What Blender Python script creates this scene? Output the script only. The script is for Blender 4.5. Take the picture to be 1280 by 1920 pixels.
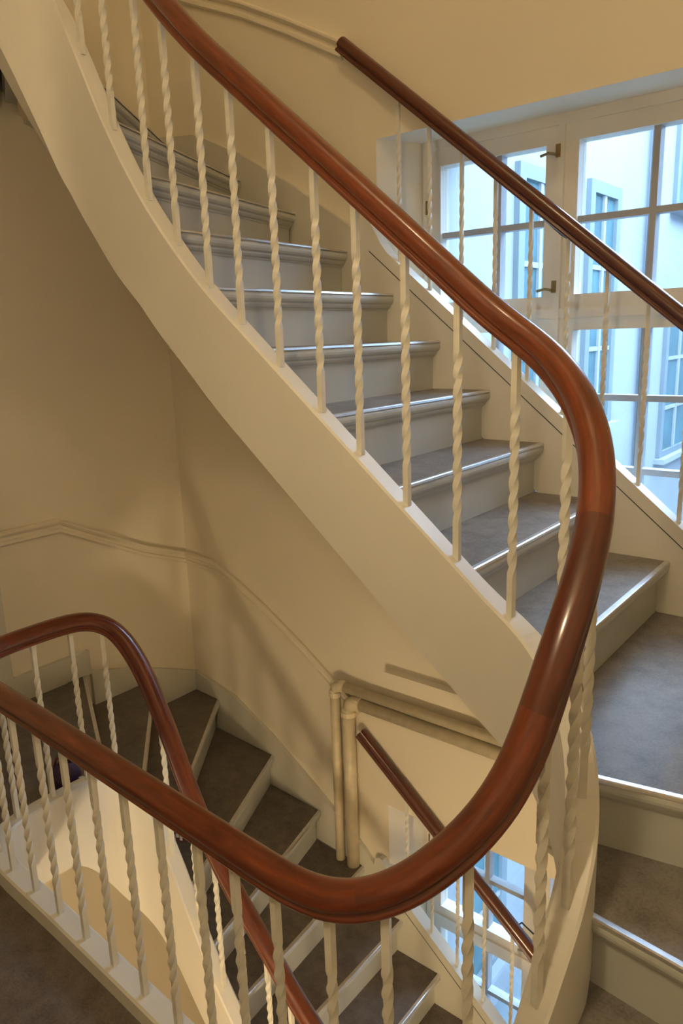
import bpy, math, random
from mathutils import Vector, Matrix
random.seed(7)
for o in list(bpy.data.objects): bpy.data.objects.remove(o)
SC = bpy.context.scene
COL = SC.collection

# ------------------------------------------------------------------ camera
EYE = 1.6543
PITCH, ROLL, PSI, FPX = math.radians(13.407), math.radians(1.8445), math.radians(39.328), 1390.0
fw = Vector((-math.sin(PSI)*math.cos(PITCH), math.cos(PSI)*math.cos(PITCH), -math.sin(PITCH)))
rt = Vector((math.cos(PSI), math.sin(PSI), 0))
dn = fw.cross(rt)
if dn.z > 0: dn = -dn
rt2 = rt*math.cos(ROLL) + dn*math.sin(ROLL)
dn2 = -rt*math.sin(ROLL) + dn*math.cos(ROLL)
cd = bpy.data.cameras.new('camera'); cam = bpy.data.objects.new('camera', cd); COL.objects.link(cam)
cd.sensor_fit = 'VERTICAL'; cd.sensor_height = 36; cd.lens = 36*FPX/1920; cd.clip_start = .02
M = Matrix.Identity(4)
for i in range(3):
    M[i][0] = rt2[i]; M[i][1] = -dn2[i]; M[i][2] = -fw[i]
M[2][3] = EYE
cam.matrix_world = M
SC.camera = cam

# ------------------------------------------------------------------ world, light, exposure
W = bpy.data.worlds.new('sky'); SC.world = W; W.use_nodes = True
bg = W.node_tree.nodes['Background']
bg.inputs['Color'].default_value = (.55, .76, 1.0, 1); bg.inputs['Strength'].default_value = 21.0
LAMP_LOW, LAMP_HERE, LAMP_UP = 70.0, 28.0, 48.0
LAMP_COL = (1.0, .765, .45)
vs = SC.view_settings
vs.view_transform = 'Standard'; vs.look = 'None'; vs.exposure = 0.0; vs.gamma = 1; vs.use_curve_mapping = False

# ------------------------------------------------------------------ materials
def newmat(name):
    m = bpy.data.materials.new(name); m.use_nodes = True
    return m, m.node_tree.nodes, m.node_tree.links, m.node_tree.nodes['Principled BSDF']
def ramp(N, cols):
    r = N.new('ShaderNodeValToRGB'); e = r.color_ramp.elements
    while len(e) < len(cols): e.new(.5)
    for i, (p, c) in enumerate(cols):
        e[i].position = p; e[i].color = (*c, 1)
    return r
def paint(name, col, rough=.5, var=.06, scale=3.0, bump=.05, bscale=120.):
    m, N, L, B = newmat(name)
    tc = N.new('ShaderNodeTexCoord'); n = N.new('ShaderNodeTexNoise'); n.inputs['Scale'].default_value = scale; n.inputs['Detail'].default_value = 5
    L.new(tc.outputs['Object'], n.inputs['Vector'])
    r = ramp(N, [(.3, tuple(c*(1-var) for c in col)), (.7, tuple(min(1, c*(1+var)) for c in col))])
    L.new(n.outputs['Fac'], r.inputs['Fac']); L.new(r.outputs['Color'], B.inputs['Base Color'])
    B.inputs['Roughness'].default_value = rough
    n2 = N.new('ShaderNodeTexNoise'); n2.inputs['Scale'].default_value = bscale; n2.inputs['Detail'].default_value = 2
    L.new(tc.outputs['Object'], n2.inputs['Vector'])
    b = N.new('ShaderNodeBump'); b.inputs['Strength'].default_value = bump; b.inputs['Distance'].default_value = .002
    L.new(n2.outputs['Fac'], b.inputs['Height']); L.new(b.outputs['Normal'], B.inputs['Normal'])
    return m
def speckle(name, dark, mid, light, rough=.55):
    m, N, L, B = newmat(name)
    tc = N.new('ShaderNodeTexCoord')
    a = N.new('ShaderNodeTexNoise'); a.inputs['Scale'].default_value = 14; a.inputs['Detail'].default_value = 8; a.inputs['Roughness'].default_value = .7
    b = N.new('ShaderNodeTexNoise'); b.inputs['Scale'].default_value = 160; b.inputs['Detail'].default_value = 3
    L.new(tc.outputs['Object'], a.inputs['Vector']); L.new(tc.outputs['Object'], b.inputs['Vector'])
    mx = N.new('ShaderNodeMath'); mx.operation = 'MULTIPLY_ADD'; mx.inputs[1].default_value = .35
    L.new(b.outputs['Fac'], mx.inputs[0])
    sc = N.new('ShaderNodeMath'); sc.operation = 'MULTIPLY'; sc.inputs[1].default_value = .65
    L.new(a.outputs['Fac'], sc.inputs[0]); L.new(sc.outputs[0], mx.inputs[2])
    r = ramp(N, [(.35, dark), (.5, mid), (.66, light)])
    L.new(mx.outputs[0], r.inputs['Fac']); L.new(r.outputs['Color'], B.inputs['Base Color'])
    B.inputs['Roughness'].default_value = rough
    bp = N.new('ShaderNodeBump'); bp.inputs['Strength'].default_value = .08; bp.inputs['Distance'].default_value = .001
    L.new(b.outputs['Fac'], bp.inputs['Height']); L.new(bp.outputs['Normal'], B.inputs['Normal'])
    return m
def wood(name, c0, c1, c2):
    m, N, L, B = newmat(name)
    uv = N.new('ShaderNodeUVMap'); mp = N.new('ShaderNodeMapping'); mp.inputs['Scale'].default_value = (2.2, 26, 1)
    L.new(uv.outputs['UV'], mp.inputs['Vector'])
    n = N.new('ShaderNodeTexNoise'); n.inputs['Scale'].default_value = 3; n.inputs['Detail'].default_value = 7; n.inputs['Roughness'].default_value = .65; n.inputs['Distortion'].default_value = .4
    L.new(mp.outputs['Vector'], n.inputs['Vector'])
    r = ramp(N, [(.28, c0), (.5, c1), (.75, c2)])
    L.new(n.outputs['Fac'], r.inputs['Fac']); L.new(r.outputs['Color'], B.inputs['Base Color'])
    B.inputs['Roughness'].default_value = .3
    B.inputs['Coat Weight'].default_value = .7; B.inputs['Coat Roughness'].default_value = .16
    b = N.new('ShaderNodeBump'); b.inputs['Strength'].default_value = .06; b.inputs['Distance'].default_value = .001
    L.new(n.outputs['Fac'], b.inputs['Height']); L.new(b.outputs['Normal'], B.inputs['Normal'])
    return m
def metal(name, col, rough):
    m = paint(name, col, rough, .08, 40, .03, 200); m.node_tree.nodes['Principled BSDF'].inputs['Metallic'].default_value = 1
    return m
def glass(name, tint=(.93, .97, 1)):
    m, N, L, B = newmat(name); N.remove(B)
    t = N.new('ShaderNodeBsdfTransparent'); t.inputs['Color'].default_value = (*tint, 1)
    g = N.new('ShaderNodeBsdfGlossy'); g.inputs['Roughness'].default_value = .02
    tc = N.new('ShaderNodeTexCoord'); n = N.new('ShaderNodeTexNoise'); n.inputs['Scale'].default_value = 5
    L.new(tc.outputs['Object'], n.inputs['Vector'])
    b = N.new('ShaderNodeBump'); b.inputs['Strength'].default_value = .05; b.inputs['Distance'].default_value = .02
    L.new(n.outputs['Fac'], b.inputs['Height']); L.new(b.outputs['Normal'], g.inputs['Normal'])
    f = N.new('ShaderNodeFresnel'); f.inputs['IOR'].default_value = 1.45
    ge = N.new('ShaderNodeNewGeometry'); inv = N.new('ShaderNodeMath'); inv.operation = 'SUBTRACT'; inv.inputs[0].default_value = 1; L.new(ge.outputs['Backfacing'], inv.inputs[1])
    ml = N.new('ShaderNodeMath'); ml.operation = 'MULTIPLY'; L.new(f.outputs[0], ml.inputs[0]); L.new(inv.outputs[0], ml.inputs[1])   # the far face of a pane reflects nothing more
    mx = N.new('ShaderNodeMixShader'); L.new(ml.outputs[0], mx.inputs[0]); L.new(t.outputs[0], mx.inputs[1]); L.new(g.outputs[0], mx.inputs[2])
    L.new(mx.outputs[0], N['Material Output'].inputs['Surface'])
    return m
def glow(name, col, strength):
    m, N, L, B = newmat(name)
    B.inputs['Base Color'].default_value = (.9, .88, .8, 1)
    B.inputs['Emission Color'].default_value = (*col, 1); B.inputs['Emission Strength'].default_value = strength
    return m
MT = dict(
    wall=paint('cream_wall_paint', (.83, .76, .62), .6, .025, 1.5, .12, 60),
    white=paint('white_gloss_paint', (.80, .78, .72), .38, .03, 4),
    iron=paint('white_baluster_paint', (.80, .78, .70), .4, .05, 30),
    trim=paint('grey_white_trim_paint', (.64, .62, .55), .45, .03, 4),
    grey=paint('grey_stair_paint', (.57, .58, .555), .42, .05, 5),
    frame=paint('window_frame_paint', (.78, .74, .66), .45, .04, 6),
    pipe=paint('cream_pipe_paint', (.72, .63, .45), .35, .08, 25),
    lino=speckle('brown_grey_linoleum', (.09, .072, .060), (.145, .120, .102), (.20, .172, .148), .5),
    lino2=speckle('grey_mauve_linoleum', (.15, .135, .127), (.235, .215, .203), (.31, .29, .275), .42),
    strip=metal('aluminium_nosing', (.72, .72, .74), .32),
    brass=metal('aged_brass', (.35, .27, .14), .4),
    dark=paint('dark_metal', (.06, .07, .08), .4),
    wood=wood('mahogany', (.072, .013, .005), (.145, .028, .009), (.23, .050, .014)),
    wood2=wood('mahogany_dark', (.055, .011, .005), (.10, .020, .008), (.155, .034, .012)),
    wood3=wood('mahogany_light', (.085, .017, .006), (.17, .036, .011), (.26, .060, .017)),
    glass=glass('window_glass'),
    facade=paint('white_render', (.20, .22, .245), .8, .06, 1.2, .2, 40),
    teal=paint('teal_window_glass', (.045, .10, .12), .3, .3, 2.0, 0, 50),
    greyframe=paint('grey_window_surround', (.12, .15, .17), .6, .05, 3),
    plum=paint('plum_cloth', (.045, .02, .06), .6, .2, 60),
    maroon=paint('maroon_cloth', (.13, .03, .04), .6, .2, 60),
    printw=paint('white_print', (.75, .75, .75), .6, .05, 60),
    munt=paint('backlit_frame_shade', (.40, .42, .46), .45, .05, 8),  # backlit shade of the muntins put into the colour; outer jambs share it
    ceil=paint('plaster_ceiling', (.78, .70, .56), .7, .02, 2),
)

# ------------------------------------------------------------------ mesh helpers
class MB:
    def __init__(s): s.v = []; s.f = []; s.uv = {}; s.sm = []
    def add(s, vs_, fs, smooth=False):
        o = len(s.v); s.v += [tuple(p) for p in vs_]; s.f += [tuple(i+o for i in f) for f in fs]; s.sm += [smooth]*len(fs)
        return s
    def box(s, x0, x1, y0, y1, z0, z1):
        return s.add([(x0,y0,z0),(x1,y0,z0),(x1,y1,z0),(x0,y1,z0),(x0,y0,z1),(x1,y0,z1),(x1,y1,z1),(x0,y1,z1)],
              [(3,2,1,0),(4,5,6,7),(0,1,5,4),(1,2,6,5),(2,3,7,6),(3,0,4,7)])
    def prism(s, poly, z0, z1):
        n = len(poly); a = sum(poly[i][0]*poly[(i+1)%n][1]-poly[(i+1)%n][0]*poly[i][1] for i in range(n))
        if a < 0: poly = poly[::-1]
        return s.add([(x,y,z0) for x,y in poly]+[(x,y,z1) for x,y in poly],
              [tuple(range(n-1,-1,-1)), tuple(range(n,2*n))]+[(i,(i+1)%n,(i+1)%n+n,i+n) for i in range(n)])
    def prism_y(s, poly, y0, y1):      # poly in x,z
        n = len(poly); a = sum(poly[i][0]*poly[(i+1)%n][1]-poly[(i+1)%n][0]*poly[i][1] for i in range(n))
        if a > 0: poly = poly[::-1]
        return s.add([(x,y0,z) for x,z in poly]+[(x,y1,z) for x,z in poly],
              [tuple(range(n-1,-1,-1)), tuple(range(n,2*n))]+[(i,(i+1)%n,(i+1)%n+n,i+n) for i in range(n)])
    def loft(s, rings, closed=True, caps=True, smooth=False):
        k = len(rings[0]); V = [p for r in rings for p in r]; F = []
        for i in range(len(rings)-1):
            for j in range(k if closed else k-1):
                a = i*k+j; b = i*k+(j+1)%k; F.append((a, b, b+k, a+k))
        s.add(V, F, smooth)
        if caps and closed:
            o = len(s.v)-len(V)
            s.f.append(tuple(o+j for j in range(k-1,-1,-1))); s.f.append(tuple(o+(len(rings)-1)*k+j for j in range(k))); s.sm += [False, False]
        return s
    def extr(s, p, q, prof, back):     # profile (d, z) swept from p to q; d measured along horizontal vector back
        p = Vector(p); q = Vector(q); b = Vector(back)
        return s.loft([[p+b*d+Vector((0,0,z)) for d, z in prof], [q+b*d+Vector((0,0,z)) for d, z in prof]])
    def tube(s, pts, r, n=12, smooth=True):
        pts = [Vector(p) for p in pts]; rings = []
        for i, p in enumerate(pts):
            t = (pts[min(i+1, len(pts)-1)]-pts[max(i-1, 0)]).normalized()
            u = Vector((0,0,1)) if abs(t.z) < .9 else Vector((0,1,0))
            a = t.cross(u).normalized(); b = a.cross(t)
            rr = r[i] if isinstance(r, (list, tuple)) else r
            rings.append([p+(a*math.cos(2*math.pi*k/n)+b*math.sin(2*math.pi*k/n))*rr for k in range(n)])
        return s.loft(rings, smooth=smooth)
    def mesh(s, name):
        me = bpy.data.meshes.new(name); me.from_pydata(s.v, [], s.f); me.update()
        me.polygons.foreach_set('use_smooth', s.sm)
        import bmesh
        bm = bmesh.new(); bm.from_mesh(me); bmesh.ops.recalc_face_normals(bm, faces=bm.faces); bm.to_mesh(me); bm.free()
        return me
    def build(s, name, mat, parent=None):
        me = s.mesh(name); me.materials.append(MT[mat])
        return link(name, me, parent)
def link(name, me, parent=None):
    o = bpy.data.objects.new(name, me); COL.objects.link(o)
    if parent: o.parent = parent
    return o
def tag(o, label=None, cat=None, group=None, kind=None):
    if label: o['label'] = label
    if cat: o['category'] = cat
    if group: o['group'] = group
    if kind: o['kind'] = kind
    return o
def empty(name): return link(name, None)
def catmull(P, n=8):
    P = [Vector(p) for p in P]; out = []
    for i in range(len(P)-1):
        p0 = P[i-1] if i else P[0]*2-P[1]; p1 = P[i]; p2 = P[i+1]; p3 = P[i+2] if i+2 < len(P) else P[-1]*2-P[-2]
        t0 = 0; t1 = max((p1-p0).length, 1e-6)**.5; t2 = t1+max((p2-p1).length, 1e-6)**.5; t3 = t2+max((p3-p2).length, 1e-6)**.5
        for k in range(n):
            t = t1+(t2-t1)*k/n
            a1 = p0*((t1-t)/(t1-t0))+p1*((t-t0)/(t1-t0)); a2 = p1*((t2-t)/(t2-t1))+p2*((t-t1)/(t2-t1)); a3 = p2*((t3-t)/(t3-t2))+p3*((t-t2)/(t3-t2))
            b1 = a1*((t2-t)/(t2-t0))+a2*((t-t0)/(t2-t0)); b2 = a2*((t3-t)/(t3-t1))+a3*((t-t1)/(t3-t1))
            out.append(b1*((t2-t)/(t2-t1))+b2*((t-t1)/(t2-t1)))
    out.append(P[-1]); return out
def resample(P, step):
    L = [0]
    for a, b in zip(P, P[1:]): L.append(L[-1]+(b-a).length)
    n = max(2, int(round(L[-1]/step))); out = []; j = 0
    for i in range(n+1):
        s = L[-1]*i/n
        while j < len(P)-2 and L[j+1] < s: j += 1
        t = (s-L[j])/max(L[j+1]-L[j], 1e-9); out.append(P[j].lerp(P[j+1], t))
    return out
def smooth(P, it=6):
    for _ in range(it):
        P = [P[0]]+[(P[i-1]+P[i]*2+P[i+1])/4 for i in range(1, len(P)-1)]+[P[-1]]
    return P

# ------------------------------------------------------------------ layout numbers
R = .18; ST = 16*R; YW = 2.49; XL = -3.30; XR = .62; YN = -1.35; ZB = -3.3; ZT = 5.6
CORNER = (-3.27, 2.58)
def pitch(x): return .9+.828*(-.631-x)
# centre line of the inner string, z = its top edge
low = [(x, 1.50, pitch(x)-ST+.05) for x in (.1, -.25, -.6, -.95, -1.25, -1.5)]
low += [(-1.64,1.50,-1.06), (-1.77,1.50,-.93), (-1.89,1.50,-.775), (-2.01,1.50,-.55), (-2.13,1.50,-.30), (-2.235,1.487,-.10), (-2.305,1.44,.02), (-2.338,1.36,.055)]
mid = [(-2.345,1.25,.06), (-2.345,1.06,.06), (-2.325,.965,.06), (-2.265,.905,.06), (-2.16,.884,.06), (-1.85,.874,.055), (-1.5,.861,.05), (-1.2,.847,.05), (-.97,.836,.05)]
def arc(a, z, r=.323): return (-.755+r*math.cos(math.radians(a)), 1.147+r*math.sin(math.radians(a)), z)
end = [arc(a, z) for a, z in ((-91,.06),(-80,.08),(-67,.112),(-55,.165),(-45,.215),(-32,.29),(-22,.395),(-13,.51),(-2,.605),(14,.70),(24,.765),(39,.853),(58,.937),(75,1.0),(89,1.045))]
up = [(x, 1.465, pitch(x)+.05) for x in (-.92, -1.1, -1.3, -1.5)]
up += [(-1.65,1.467,1.795), (-1.78,1.47,1.923), (-1.92,1.475,2.085), (-2.04,1.475,2.27), (-2.165,1.475,2.51), (-2.255,1.46,2.70), (-2.315,1.41,2.84), (-2.343,1.32,2.92), (-2.345,1.15,2.94), (-2.345,1.0,2.94)]
PATH = smooth(resample(catmull(low+mid+end+up), .02), 8)
i_land0 = min(range(len(PATH)), key=lambda i: (PATH[i]-Vector((-2.345,1.3,.06))).length)
i_land1 = min(range(len(PATH)), key=lambda i: (PATH[i]-Vector((-.86,.833,.055))).length)
def frame(P, i):
    t = P[min(i+1, len(P)-1)]-P[max(i-1, 0)]
    h = Vector((t.x, t.y, 0)).normalized(); n = Vector((h.y, -h.x, 0))    # n points to the right of travel, away from the well
    t.normalize(); u = n.cross(t)
    if u.z < 0: u = -u
    return t, n, u
def interp(x, T):
    for (a, u), (b, v) in zip(T, T[1:]):
        if a <= x <= b: return u+(v-u)*(x-a)/(b-a)
    return T[0][1] if x < T[0][0] else T[-1][1]
def string_depth(p):
    if p.y > 1.44 or p.x > -2.2: 
        if p.y > 1.3: return interp(-p.x, [(1.75,.315),(1.95,.36),(2.09,.46),(2.21,.55),(2.31,.61)])
        return .31
    return interp(p.y, [(1.19,.29),(1.243,.31),(1.295,.40),(1.36,.52),(1.44,.61)])
def string_mesh(P, w=.032):
    D = [string_depth(p) for p in P]
    for _ in range(10): D = [D[0]]+[(D[i-1]+2*D[i]+D[i+1])/4 for i in range(1, len(D)-1)]+[D[-1]]
    rings = []
    for i in range(0, len(P)):
        depth = D[i]; prof = [(-w,-depth), (-w,-.006), (-w+.006,0), (w-.006,0), (w,-.006), (w,-depth)]
        t, n, u = frame(P, i); rings.append([P[i]+n*a+Vector((0,0,b)) for a, b in prof])
    return MB().loft(rings)

# ------------------------------------------------------------------ nosing lines: inner point (at the string), outer point (at the wall)
NOS = {1: ((-.66,.88),(XR,.42)), 2: ((-.50,1.01),(XR,.80)), 3: ((-.445,1.228),(XR,1.107)), 4: ((-.49,1.405),(XR,1.61)),
       5: ((-.632,1.46),(-.637,2.47)), 6: ((-.853,1.465),(-.857,2.47)), 7: ((-1.078,1.465),(-1.082,2.47)), 8: ((-1.29,1.465),(-1.295,2.47)),
       9: ((-1.50,1.465),(-1.505,2.47)), 10: ((-1.715,1.467),(-1.715,2.47)), 11: ((-1.87,1.47),(-1.95,2.475)), 12: ((-2.005,1.475),(-2.24,2.49)),
       13: ((-2.125,1.475),(-2.585,2.52)), 14: ((-2.225,1.47),(-3.04,2.555)), 15: ((-2.30,1.455),(-3.27,2.30)), 16: ((-2.352,1.395),(-3.28,1.88))}
def nos(n):
    if n > 0: return NOS[n]
    a, b = NOS[n+16]
    return ((a[0], a[1]+(.03 if a[1] > 1.45 else 0)), b)
def lineshift(a, b, d):     # shift the nosing line backwards (up the stairs) by d
    v = Vector((b[0]-a[0], b[1]-a[1])); v.normalize(); k = Vector((-v.y, v.x))
    return (a[0]+k.x*d, a[1]+k.y*d), (b[0]+k.x*d, b[1]+k.y*d), Vector((k.x, k.y, 0))

# ------------------------------------------------------------------ the setting: walls, floors, ceilings
def structure(o): o['kind'] = 'structure'; return o
OX0, OX1 = -1.812, -.42           # window opening at the room side
GX0, GX1 = -1.72, -.50            # opening at the frame
WZB = .78
WZ = [(WZB, 2.376), (WZB-ST, 2.376-ST)]
w = MB()
zs = [ZT]
for a, b in WZ: zs += [b, a]
zs.append(ZB)
for i in range(0, len(zs), 2):    # bands of solid wall between the openings
    w.box(OX0-.1, XR+.2, YW, 2.98, zs[i+1], zs[i])
for a, b in WZ:
    w.prism([(OX0-.1,YW),(OX0,YW),(GX0,2.70),(GX0,2.98),(OX0-.1,2.98)], a, b)
    w.prism([(OX1,YW),(XR+.2,YW),(XR+.2,2.98),(GX1,2.98),(GX1,2.70)], a, b)
w.prism([(OX0-.1,YW),(CORNER[0]-.25,CORNER[1]+.016),(CORNER[0]-.25,2.98),(OX0-.1,2.98)], ZB, ZT)
structure(w.build('wall_far', 'wall'))
structure(MB().prism([(CORNER[0],CORNER[1]),(XL,YN),(XL-.25,YN),(XL-.25,CORNER[1]+.02)], ZB, ZT).build('wall_left', 'wall'))
structure(MB().box(XR, XR+.2, YN-.2, YW, ZB, ZT).build('wall_right', 'wall'))
structure(MB().box(XL-.25, XR+.2, YN-.2, YN, ZB, ZT).build('wall_near', 'wall'))
structure(MB().box(XL-.25, XR+.2, YN-.2, 2.98, ZT, ZT+.1).build('ceiling', 'ceil'))
structure(MB().box(XL-.25, XR+.2, YN-.2, 2.98, ZB-.1, ZB).build('floor', 'lino'))
a0, b0, _ = lineshift(*nos(0), .09)
LAND = [(XL,YN),(XR,YN),(XR,.455),(-.66,.90),(-.87,.833),(-1.5,.861),(-2.16,.884),(-2.265,.905),(-2.325,.965),(-2.345,1.06),(-2.345,1.30),a0,(XL+.02,b0[1])]
for dz, nm in ((0, 'floor'), (ST, 'floor')):
    o = structure(MB().prism(LAND, dz-.02, dz).build('floor', 'lino'))
    structure(MB().prism(LAND, dz-.26, dz-.02).build('ceiling', 'ceil'))

# ------------------------------------------------------------------ stair flights
NOSE = [(.05,0),(.012,0),(.005,-.003),(.001,-.010),(0,-.017),(.001,-.024),(.005,-.031),(.013,-.036),(.05,-.036)]
COVE = [(.036,-.036),(.014,-.036),(.015,-.042),(.020,-.049),(.028,-.053),(.030,-.058),(.036,-.058)]
def wall_corner(n, n1):
    k = n % 16
    if k == 4: return [(XR, 2.47)]
    if k == 14: return [(-3.262, 2.565)]
    return []
def make_flight(n0, n1, top_is_floor, lino):
    fl = empty('stair_flight')
    for n in range(n0, n1+1):
        (a, b) = nos(n); z = n*R
        last = n == n1 and top_is_floor
        pa, pb, k = lineshift(a, b, .05)
        m = MB().extr((*a, z), (*b, z), NOSE, k)
        if last:
            q = [pa, pb, lineshift(a, b, .09)[1], lineshift(a, b, .09)[0]]
        else:
            c, d = nos(n+1) if n+1 != 1 else NOS[1]
            c2, d2, _ = lineshift(c, d, .045)
            q = [pa, pb]+wall_corner(n, n+1)+[d2, c2]
        m.prism(q, z-.036, z)
        tr = m.build('tread', 'grey', fl)
        if last:
            la, lb, _ = lineshift(a, b, .016); e0, e1, _ = lineshift(a, b, .092)
            MB().prism([la, lb, e1, e0], z+.0005, z+.004).build('linoleum_cover', lino, tr)
        else:
            la, lb, _ = lineshift(a, b, .016); e0, e1, _ = lineshift(c, d, .034)
            MB().prism([la, lb]+wall_corner(n, n+1)+[e1, e0], z+.0005, z+.004).build('linoleum_cover', lino, tr)
        MB().extr((*a, z), (*b, z), [(.016,.0048),(.004,.0048),(.0005,.003),(-.0012,-.003),(.0005,-.0035),(.005,.0005),(.016,.0005)], k).build('nosing_strip', 'strip', tr)
        MB().extr((*a, z), (*b, z), COVE, k).build('cove_moulding', 'grey', tr)
        MB().extr((*a, z), (*b, z), [(.050,-.036),(.034,-.036),(.034,-R+.003),(.050,-R+.003)], k).build('riser', 'grey', tr)
    return fl
lower = make_flight(-11, 0, True, 'lino')
tag(lower, 'lower flight of brown linoleum steps climbing to the landing, below the big handrail', 'staircase')
upper = make_flight(1, 16, True, 'lino2')
tag(upper, 'upper flight of grey steps with bright metal nosings, climbing past the large window', 'staircase')

# inner strings
string_mesh(PATH[:i_land0+1]).build('inner_string', 'white', lower)
string_mesh(PATH[i_land1:]).build('inner_string', 'white', upper)
tr_l = structure(string_mesh(PATH[i_land0:i_land1+1]).build('trim_1', 'white'))

# plaster under the flights
def soffit(ns, parent, zoff=-.255):
    top = []; 
    m = MB()
    rows = []
    for n in ns:
        a, b = nos(n); rows.append((Vector((*a, n*R+zoff)), Vector((*b, n*R+zoff))))
        if n % 16 == 4: 
            c, d = nos(n+1); rows.append((Vector((*c, n*R+zoff)), Vector((XR, 2.47, n*R+zoff)))); rows.append((Vector((*c, n*R+zoff)), Vector((*d, n*R+zoff))))
        if n % 16 == 14:
            c, d = nos(n+1); rows.append((Vector((*a, n*R+zoff)).lerp(Vector((*c, n*R+R+zoff)), .5), Vector((-3.262, 2.565, n*R+.09+zoff))))
    V = []; F = []
    K = 8
    for a, b in rows:
        for j in range(K+1): V.append(a.lerp(b, j/K))
    o = len(V)
    V += [v+Vector((0,0,.02)) for v in V[:o]]
    for i in range(len(rows)-1):
        for j in range(K):
            q = (i*(K+1)+j, i*(K+1)+j+1, (i+1)*(K+1)+j+1, (i+1)*(K+1)+j)
            F.append(q); F.append(tuple(o+t for t in q[::-1]))
    m.add(V, F, True)
    return m.build('soffit', 'ceil', parent)
soffit(range(-11, 1), lower); soffit(range(1, 17), upper)

# wall strings: boards along the walls
def offset_pt(p, d): return p
def board(pts, thick, h0, nvec, parent, name, mat):     # pts: (x,y,ztop); vertical board of height h0 along a wall, thickness towards nvec
    n = Vector((*nvec, 0)); rings = []
    for p in pts:
        p = Vector(p); rings.append([p, p+n*thick, p+n*thick+Vector((0,0,-h0)), p+Vector((0,0,-h0))])
    return MB().loft(rings).build(name, mat, parent)
def farY(x): return YW if x > -1.9 else YW+.09*(-x-1.9)/1.37
for fl, dz in ((lower, -ST), (upper, 0)):
    pts = [(-1.84,1.985),(-1.95,2.085),(-2.24,2.265),(-2.585,2.455),(-2.9,2.59),(-3.262,2.64)]
    board([(x, farY(x)-.001, z+dz) for x, z in pts], .022, .30, (0,-1), fl, 'wall_string', 'trim')
    pts = [(2.565,2.64),(2.3,2.755),(2.1,2.83),(1.9,2.895)]
    board([(XL+.001+.03*max(0, (y-YN)/3.93), y, z+dz) for y, z in pts], .024, .30, (1,0), fl, 'wall_string', 'trim')
    # free string in front of the window, with a rounded upper end
    def wz(x): return pitch(x)+.135+dz
    out = [(-1.845, wz(-1.845)-.34), (-1.875, wz(-1.875)-.30), (-1.878, wz(-1.845)+.015), (-1.87, wz(-1.845)+.04), (-1.85, wz(-1.845)+.052), (-1.83, wz(-1.845)+.048), (-1.80, wz(-1.80)+.035), (-1.775, wz(-1.775)+.012), (-1.745, wz(-1.745))]
    out += [(x, wz(x)) for x in (-1.4, -1.0, -.7, -.6)] + [(-.50, wz(-.6)-.07), (-.38, .72+.125+dz), (XR-.001, .72+.125+dz), (XR-.001, .60+dz), (-.55, .60+dz), (-.632, .60+dz)]
    out += [(-.632, wz(-.632)-.34)]
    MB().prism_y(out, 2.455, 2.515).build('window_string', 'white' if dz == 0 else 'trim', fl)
    # darker joint line under the cap
    g = MB(); 
    q0, q1 = -1.83, -.60
    g.prism_y([(q0, wz(q0)-.055), (q1, wz(q1)-.055), (q1, wz(q1)-.0585), (q0, wz(q0)-.0585)], 2.4535, 2.4555)
    g.build('joint_line', 'dark', fl)

# ------------------------------------------------------------------ the main railing
RH = .595
HALF = [(.018,-.031),(.0235,-.029),(.0255,-.0245),(.0245,-.020),(.0205,-.0175),(.0190,-.0145),(.0200,-.0115),(.0265,-.0085),(.0308,-.003),(.0318,.005),(.0305,.013),(.0265,.021),(.0200,.0275),(.0110,.0320)]
PROF = HALF+[(0,.0335)]+[(-a, b) for a, b in HALF[::-1]]
def rail_mesh(P, i0, i1, name, mat, parent, prof=PROF, sc=1.0):
    m = MB(); rings = []; Ls = [0]
    for i in range(i0, i1+1):
        t, n, u = frame(P, i); rings.append([P[i]+n*(a*sc)+u*(b*sc) for a, b in prof])
        if i > i0: Ls.append(Ls[-1]+(P[i]-P[i-1]).length)
    m.loft(rings, smooth=True, caps=False); k0 = len(prof)
    for r_, rev in ((rings[0], True), (rings[-1], False)): m.add(r_, [tuple(range(k0-1,-1,-1)) if rev else tuple(range(k0))])
    me = bpy.data.meshes.new(name); me.from_pydata(m.v, [], m.f); me.update()
    me.polygons.foreach_set('use_smooth', m.sm)
    uv = me.uv_layers.new(name='UVMap'); k = len(prof)
    for p in me.polygons:
        js = [me.loops[l].vertex_index % k for l in p.loop_indices]; wrap = max(js)-min(js) > k/2 and len(js) == 4
        for l in p.loop_indices:
            vi = me.loops[l].vertex_index; j = vi % k
            if wrap and j == 0: j = k
            uv.data[l].uv = (Ls[min(vi//k, len(Ls)-1)], j/k*.2)
    me.materials.append(MT[mat])
    return link(name, me, parent)
RP = [p+Vector((0,0,RH+.030)) for p in PATH]
RP = smooth(RP, 10)
railing = empty('stair_railing')
tag(railing, 'mahogany handrail on twisted white balusters, sweeping round the open stairwell', 'railing')
def nearest(P, q): return min(range(len(P)), key=lambda i: (P[i]-Vector(q)).length)
cuts = [0, nearest(PATH, (-2.06,1.50,-.45)), nearest(PATH, arc(-73,.1)), nearest(PATH, arc(-19,.43)), nearest(PATH, arc(14,.70)), len(PATH)-1]
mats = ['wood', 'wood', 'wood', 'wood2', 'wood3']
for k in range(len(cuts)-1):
    rail_mesh(RP, cuts[k], cuts[k+1], 'handrail', mats[k], railing)

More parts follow.
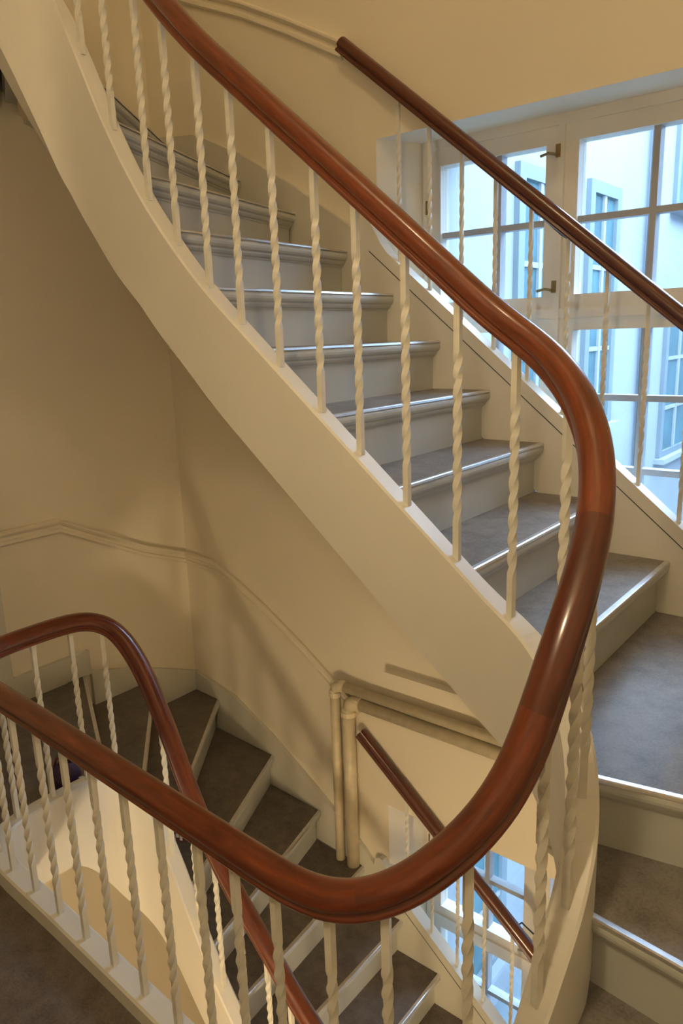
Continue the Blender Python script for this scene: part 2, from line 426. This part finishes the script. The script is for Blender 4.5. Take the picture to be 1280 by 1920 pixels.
def baluster_mesh(name, H, a=.0075, t0=.13, t1=.10, turns=2.25, rings_n=72):
    m = MB(); rings = []
    for i in range(rings_n+1):
        z = H*i/rings_n; q = min(1, max(0, (z-t1)/(H-t0-t1))); ang = 2*math.pi*turns*q
        k = a*(1.0 if q in (0, 1) else 1.02); c, sn = math.cos(ang)*k, math.sin(ang)*k
        rings.append([(x*c-y*sn, x*sn+y*c, z) for x, y in ((1,1),(-1,1),(-1,-1),(1,-1))])
    m.loft(rings, smooth=True); me = m.mesh(name); me.materials.append(MT['iron'])
    at = me.attributes.new('sharp_edge', 'BOOLEAN', 'EDGE')      # the four arrises stay crisp along the twist
    for e in me.edges:
        v0, v1 = e.vertices
        at.data[e.index].value = (v0 % 4 == v1 % 4) or v0 < 4 and v1 < 4 or v0 >= 4*rings_n and v1 >= 4*rings_n
    return me
BM = baluster_mesh('baluster', .62)
def put_baluster(p, ang, h, parent, bm=BM, H=.62, seed=0):
    o = link('baluster', bm, parent); o.location = p; o.scale = (1, 1, h/H); o.rotation_euler = (0, 0, ang); return o
# balusters: stand on the string, foot spacing along the plan
ip = 0; acc = 0; last = None
def rail_bottom(p): 
    i = min(range(len(RP)), key=lambda i: (RP[i].x-p.x)**2+(RP[i].y-p.y)**2+.2*(RP[i].z-p.z-.625)**2)
    return RP[i].z-.026
start = nearest(PATH, (-1.123, 1.465, pitch(-1.123)+.05))
S = [0]
for a_, b_ in zip(PATH, PATH[1:]): S.append(S[-1]+math.hypot(b_.x-a_.x, b_.y-a_.y))
def at_s(s):
    for i in range(len(S)-1):
        if S[i+1] >= s:
            t = (s-S[i])/max(S[i+1]-S[i], 1e-9); return PATH[i].lerp(PATH[i+1], t), i
    return PATH[-1], len(PATH)-1
feet = []
for k in range(18): feet.append((.02-.13*k if k < 5 else .02-.13*4-.1225*(k-4), 1.50, None))
feet = [(x, 1.50, pitch(x)-ST+.05 if x > -1.5 else interp(-x, [(1.5,-1.18),(1.64,-1.06),(1.77,-.93),(1.89,-.775),(2.01,-.55),(2.13,-.30)])) for x in [-2.13+.1225*k for k in range(18)]]
feet += [(-2.32,1.42,.03), (-2.345,1.305,.06), (-2.345,1.165,.06), (-2.342,1.03,.06), (-2.27,.90,.06)]
feet += [(x, .86, .05) for x in (-2.21, -2.089, -1.951, -1.804, -1.669, -1.531, -1.388, -1.25, -1.12, -.99, -.862)]
feet += [arc(a, z) for a, z in ((-88,.065), (-66,.115), (-41,.235), (-17,.46), (1,.62), (24,.765), (56,.928))]
feet += [(x, 1.465, pitch(x)+.05) for x in [-.717-.1358*k for k in range(7)]]
feet += [(-1.655,1.467,1.80), (-1.78,1.47,1.923), (-1.905,1.475,2.07), (-2.04,1.475,2.27), (-2.165,1.475,2.51), (-2.27,1.45,2.73), (-2.343,1.34,2.92), (-2.345,1.2,2.94)]
ss = [S[nearest(PATH, f)] for f in feet]
for s in ss:
    if s < .02 or s > S[-1]-.02: continue
    p, i = at_s(s)
    t, n, u = frame(PATH, i)
    zb = rail_bottom(p)
    put_baluster((p.x, p.y, p.z-.004), math.atan2(t.y, t.x), zb-p.z+.012, railing)

# ------------------------------------------------------------------ window railings
def window_railing(dz, label):
    t = tag(empty('stair_railing'), label, 'railing')
    def rz(x): return 2.075+.815*(-1.15-x)+dz
    P = [Vector((x, 2.462, rz(x))) for x in [-1.945+.05*i for i in range(0, 51)]]
    P = [p if p.x < -.55 else Vector((p.x, p.y, max(p.z, rz(-.55)-.815*.15*(1-math.exp(-(p.x+.55)/.15))))) for p in P]
    rail_mesh(P, 0, len(P)-1, 'handrail', 'wood2', t, sc=.86)
    for k in range(-4, 14):
        x = -1.165+.1345*k
        if x > -.50: break
        zb = pitch(x)+.135+dz
        bo = put_baluster((x, 2.484, zb-.003), 0, rz(x)-.02-zb+.008, t); bo.scale.x = bo.scale.y = .82
    hk = MB().tube([(-1.165,2.50,rz(-1.165)-.045), (-1.16,2.56,rz(-1.165)-.06), (-1.10,2.585,rz(-1.165)-.12), (-1.03,2.60,rz(-1.165)-.165)], .004, 8).build('window_stay_hook', 'dark', t)
    return t
window_railing(0, 'straight mahogany rail with thin twisted balusters guarding the large upper window')
window_railing(-ST, 'mahogany rail with thin balusters guarding the lower window, seen under the big handrail')

# ------------------------------------------------------------------ windows
def window(name, dz, label):
    W_ = structure(empty(name)); W_['label'] = label
    Y0, Y1 = 2.685, 2.75
    f = MB(); z0, z1 = WZB+dz, 2.376+dz
    f.box(GX0, GX0+.022, Y0-.01, Y1+.03, z0, z1); f.box(GX1-.022, GX1, Y0-.01, Y1+.03, z0, z1)
    f.box(GX0+.022, GX1-.022, Y0-.009, Y1+.03, z1-.036, z1); f.box(GX0+.022, GX1-.022, Y0-.009, Y1+.03, z0, z0+.05)
    f.box(-1.160, -1.138, Y0-.016, Y1+.031, z0+.05, z1-.036); f.box(GX0+.022, GX1-.022, Y0-.012, Y1+.029, 1.69+dz, 1.724+dz)
    for xa, xb in ((GX0+.001, GX0+.012), (GX1-.012, GX1-.001)): MB().box(xa, xb, Y1+.031, 2.975, z0, z1).build('outer_jamb', 'munt', W_)
    f.build('window_frame', 'frame', W_)
    def sash(x0, x1, za, zb, st, rows, vm):
        gx0, gx1, gz0, gz1 = x0+st[0], x1-st[1], za+st[2], zb-st[3]
        m = MB(); m.box(x0, gx0, Y0, Y1, za, zb); m.box(gx1, x1, Y0, Y1, za, zb); m.box(gx0, gx1, Y0, Y1, za, gz0); m.box(gx0, gx1, Y0, Y1, gz1, zb)
        s = m.build('casement', 'frame', W_)
        zz = [gz1]+rows+[gz0]; xx = [gx0, vm, gx1]
        MB().box(vm-.011, vm+.011, Y0+.012, Y1-.008, gz0, gz1).build('muntin', 'munt', s)
        for r in rows: MB().box(gx0, gx1, Y0+.014, Y1-.010, r-.011, r+.011).build('muntin', 'munt', s)
        for i in range(len(zz)-1):
            for j in range(2):
                MB().box(xx[j], xx[j+1], Y0+.040, Y0+.043, zz[i+1], zz[i]).build('pane', 'glass', s)
        return s
    a = sash(GX0+.020, -1.158, 1.722+dz, 2.342+dz, (.055,.052,.046,.060), [2.026+dz], -1.40)
    b = sash(-1.140, GX1-.020, 1.722+dz, 2.342+dz, (.050,.055,.050,.058), [2.026+dz], -.835)
    c = sash(GX0+.020, -1.158, WZB+.045+dz, 1.692+dz, (.055,.052,.05,.046), [1.40+dz, 1.15+dz], -1.40)
    d = sash(-1.140, GX1-.020, WZB+.045+dz, 1.692+dz, (.050,.055,.05,.046), [1.405+dz, 1.145+dz], -.835)
    for zc, par in ((2.255+dz, a), (1.80+dz, a)):
        h = MB(); h.box(-1.166, -1.150, Y0-.022, Y0-.008, zc-.020, zc+.022)
        h.tube([(-1.160, Y0-.03, zc-.012), (-1.185, Y0-.036, zc-.006), (-1.215, Y0-.036, zc-.012)], .005, 8)
        h.build('window_latch', 'brass', par)
    h = MB(); h.box(GX0+.016, GX0+.03, Y0-.018, Y0-.006, 2.11+dz, 2.16+dz); h.build('hinge', 'brass', a)
    # sill board
    MB().box(OX0+.005, OX1-.005, YW-.012, Y0+.02, WZB-.02+dz, WZB+.012+dz).build('window_sill', 'wall', W_)
    return W_
window('window_1', 0, 'large cream casement window with muntins beside the upper flight')
window('window_2', -ST, 'cream casement window beside the lower flight, partly hidden by the handrail')

# light portals so that the sky finds its way through the panes
for dz in (0, -ST):
    ld = bpy.data.lights.new('sky_portal', 'AREA'); ld.shape = 'RECTANGLE'; ld.size = GX1-GX0; ld.size_y = 2.376-WZB; ld.cycles.is_portal = True
    lo = bpy.data.objects.new('sky_portal', ld); COL.objects.link(lo); lo.location = ((GX0+GX1)/2, 2.978, (2.376+WZB)/2+dz); lo.rotation_euler = (math.radians(-90), 0, 0)

# ------------------------------------------------------------------ mouldings on the walls
def moulding(pts, nvec, name='trim_2'):
    prof = [(0,-.036),(.008,-.036),(.018,-.028),(.018,-.014),(.008,-.010),(.008,.004),(.018,.010),(.026,.020),(.026,.028),(.016,.036),(0,.036)]
    n = Vector((*nvec, 0)); rings = [[Vector(p)+n*a+Vector((0,0,b)) for a, b in prof] for p in pts]
    return structure(MB().loft(rings).build(name, 'wall'))
cl = [(-3.262,.455),(-3.0,.445),(-2.78,.362),(-2.65,.305),(-2.517,.240),(-2.306,.125),(-2.1,.0),(-2.0,-.07)]
moulding([(x, farY(x)-.001, z) for x, z in cl], (0,-1), 'trim_2')
moulding([(x, farY(x)-.001, z) for x, z in [(-3.262,3.33),(-2.9,3.17),(-2.53,3.01),(-2.25,2.87),(-1.96,2.715)]], (0,-1), 'trim_3')
def leftX(y): return XL+.03*max(0, (y-YN)/3.93)+.001
moulding([(leftX(y), y, z) for y, z in [(2.57,.455),(2.3,.56),(1.83,.80),(1.2,.80),(YN,.80)]], (1,0), 'trim_4')
structure(MB().prism([(XL-.002,YN),(XL+.026,YN),(XL+.048,1.90),(XL+.02,1.90)], 0, .13).build('baseboard_left', 'trim'))
structure(MB().box(XL, XL+.045, 1.28, 1.50, .13, .765).build('trim_5', 'trim'))

structure(MB().prism([(-1.79,YW),(XR,YW),(XR,2.445),(-1.79,2.445)], .125, .20).build('trim_6', 'wall'))

# ------------------------------------------------------------------ heating pipes beside the lower window rail
def bend(p0, p1, p2, r, k=6):      # rounded corner
    p0, p1, p2 = map(Vector, (p0, p1, p2)); a = p1+(p0-p1).normalized()*r; b = p1+(p2-p1).normalized()*r
    return [a.lerp(p1, t).lerp(p1.lerp(b, t), t) for t in [i/k for i in range(k+1)]]
def heating_pipe(x, y, z, zb, r, label, xr=.55):
    t = tag(empty('heating_pipe'), label, 'pipe')
    c = bend((x,y,zb), (x,y,z), (xr,y,z), r*2.1)
    MB().tube([(x,y,zb), (x,y,(zb+z)/2), c[0]], r, 16).build('riser_pipe', 'pipe', t)
    MB().tube(c, r*1.10, 16).build('elbow', 'pipe', t)
    MB().tube([c[-1], (0,y,z), (xr,y,z)], r, 16).build('horizontal_pipe', 'pipe', t)
    for p, ax in ((c[0], 'z'), (c[-1], 'x')):
        q = Vector((0,0,.012)) if ax == 'z' else Vector((.012,0,0))
        MB().tube([p-q, p+q], r*1.22, 16, False).build('pipe_collar', 'pipe', t)
    return t
heating_pipe(-2.085, 2.452, .055, -.898, .024, 'thin cream heating pipe, left and upper of the painted pair')
heating_pipe(-2.005, 2.452, -.005, -.898, .031, 'thick cream heating pipe, right and lower of the painted pair')

# ------------------------------------------------------------------ small things left on the stairs
def pouch(name, loc, rz, sx, sy, sz, mat, label, cat):
    t = tag(empty(name), label, cat); t.location = loc; t.rotation_euler = (0, 0, rz)
    m = MB(); rings = []
    for i in range(13):
        f = i/12; z = sz*f; k = math.sin(math.pi*(.12+.80*f))**.6; pin = 1-.35*f*f
        rings.append([(sx*k*math.cos(a)*(1+.06*math.sin(5*a+6*f)), sy*k*pin*math.sin(a)*(1+.08*math.sin(3*a+4*f)), z+.006*math.sin(4*a)*f) for a in [2*math.pi*j/20 for j in range(20)]])
    m.loft(rings, smooth=True); m.build('body', mat, t)
    MB().tube([(-sx*.5,0,sz*.95),(-sx*.35,0,sz*1.25),(sx*.35,0,sz*1.25),(sx*.5,0,sz*.95)], .006, 8).build('handle', 'maroon', t)
    return t
b1 = pouch('cloth_bag', (-2.455,1.27,.0), 1.2, .06, .045, .10, 'plum', 'small dark plum bag on the landing behind the white string', 'bag')
MB().box(.045,.062,-.05,-.046,.03,.05).build('tag', 'printw', b1)
b2 = pouch('cloth_bag', (-2.235,1.63,-.356), .3, .05, .035, .09, 'maroon', 'maroon bag with white print on a lower step beside the string', 'bag')
for i in range(3): MB().box(-.02+.016*i,-.01+.016*i,-.043,-.039,.03+.01*(i%2),.05+.008*i).build('print_mark', 'printw', b2)

# ------------------------------------------------------------------ ceiling lamps under the landings (outside the picture)
def ceiling_lamp(x, y, z, power, label):
    t = tag(empty('ceiling_lamp'), label, 'lamp')
    MB().tube([(x,y,z), (x,y,z-.02), (x,y,z-.035)], [.07,.07,.045], 20).build('lamp_base', 'white', t)
    MB().tube([(x,y,z-.03), (x,y,z-.30), (x,y,z-.54)], .008, 10).build('lamp_stem', 'dark', t); z -= .50
    m = MB(); rings = []; r = .065
    for i in range(1, 12):
        a = math.pi*i/12; rings.append([(x+r*math.sin(a)*math.cos(b), y+r*math.sin(a)*math.sin(b), z-.035-r+r*math.cos(a)) for b in [2*math.pi*j/20 for j in range(20)]])
    m.loft(rings, smooth=True)
    area = 4*math.pi*r*r
    MT['glow_'+str(z)] = glow('lamp_glow', LAMP_COL, power/(math.pi*area))
    m.build('lamp_globe', 'glow_'+str(z), t)
ceiling_lamp(-.50, .10, -.26, LAMP_LOW, 'glowing globe lamp under the landing floor')
ceiling_lamp(-.50, .10, ST-.26, LAMP_HERE, 'faint globe lamp under the landing above')
ceiling_lamp(-.50, .10, ZT, LAMP_UP, 'glowing globe lamp on the top ceiling')

# ------------------------------------------------------------------ the courtyard outside
yard = empty('courtyard_house'); tag(yard, 'white rendered courtyard wing with grey framed windows outside the panes', 'building')
MB().box(-3.6, -2.6, 3.02, 14, -6, 5.6).build('wing_wall', 'facade', yard)
MB().box(-3.6, 6, 14, 14.6, -6, 5.6).build('end_wall', 'facade', yard)
MB().box(3.4, 4.4, 3.02, 14, -6, 5.6).build('wing_wall', 'facade', yard)  # added wall out of view, keeps raw side sky off the window jamb
def yard_window(y0, y1, z0, z1):
    x = -2.6
    f = MB(); t = .10
    f.box(x-.02, x+.045, y0, y0+t, z0, z1); f.box(x-.02, x+.045, y1-t, y1, z0, z1); f.box(x-.02, x+.045, y0+t, y1-t, z1-t, z1); f.box(x-.02, x+.045, y0+t, y1-t, z0, z0+.07)
    w_ = f.build('window', 'greyframe', yard)
    MB().box(x-.01, x+.012, y0+t, y1-t, z0+.07, z1-t).build('pane', 'teal', w_)
    m = MB(); ym = (y0+y1)/2; m.box(x+.012, x+.035, ym-.025, ym+.025, z0+.07, z1-t)
    for k in (1, 2): zz = z0+(z1-z0)*k/3; m.box(x+.012, x+.03, y0+t, y1-t, zz-.02, zz+.02)
    m.build('muntin', 'facade', w_)
    MB().box(x, x+.12, y0-.06, y1+.06, z0-.06, z0).build('sill', 'facade', w_)
for y0, y1, z0, z1 in ((5.25,6.05,.75,2.82), (6.6,7.35,.75,2.88), (9.05,10.25,.12,1.85), (9.05,10.25,2.9,4.9), (4.6,5.3,-3.9,-1.9)):
    yard_window(y0, y1, z0, z1)
tag(MB().tube([(-2.52,8.2,-6), (-2.52,8.2,2), (-2.52,8.2,5.6)], .06, 12).build('downpipe', 'greyframe'), 'pale downpipe on the courtyard wall', 'downpipe')
structure(MB().box(-3.6, 6, 3.0, 14.6, -4.6, -4.5).build('ground', 'greyframe'))
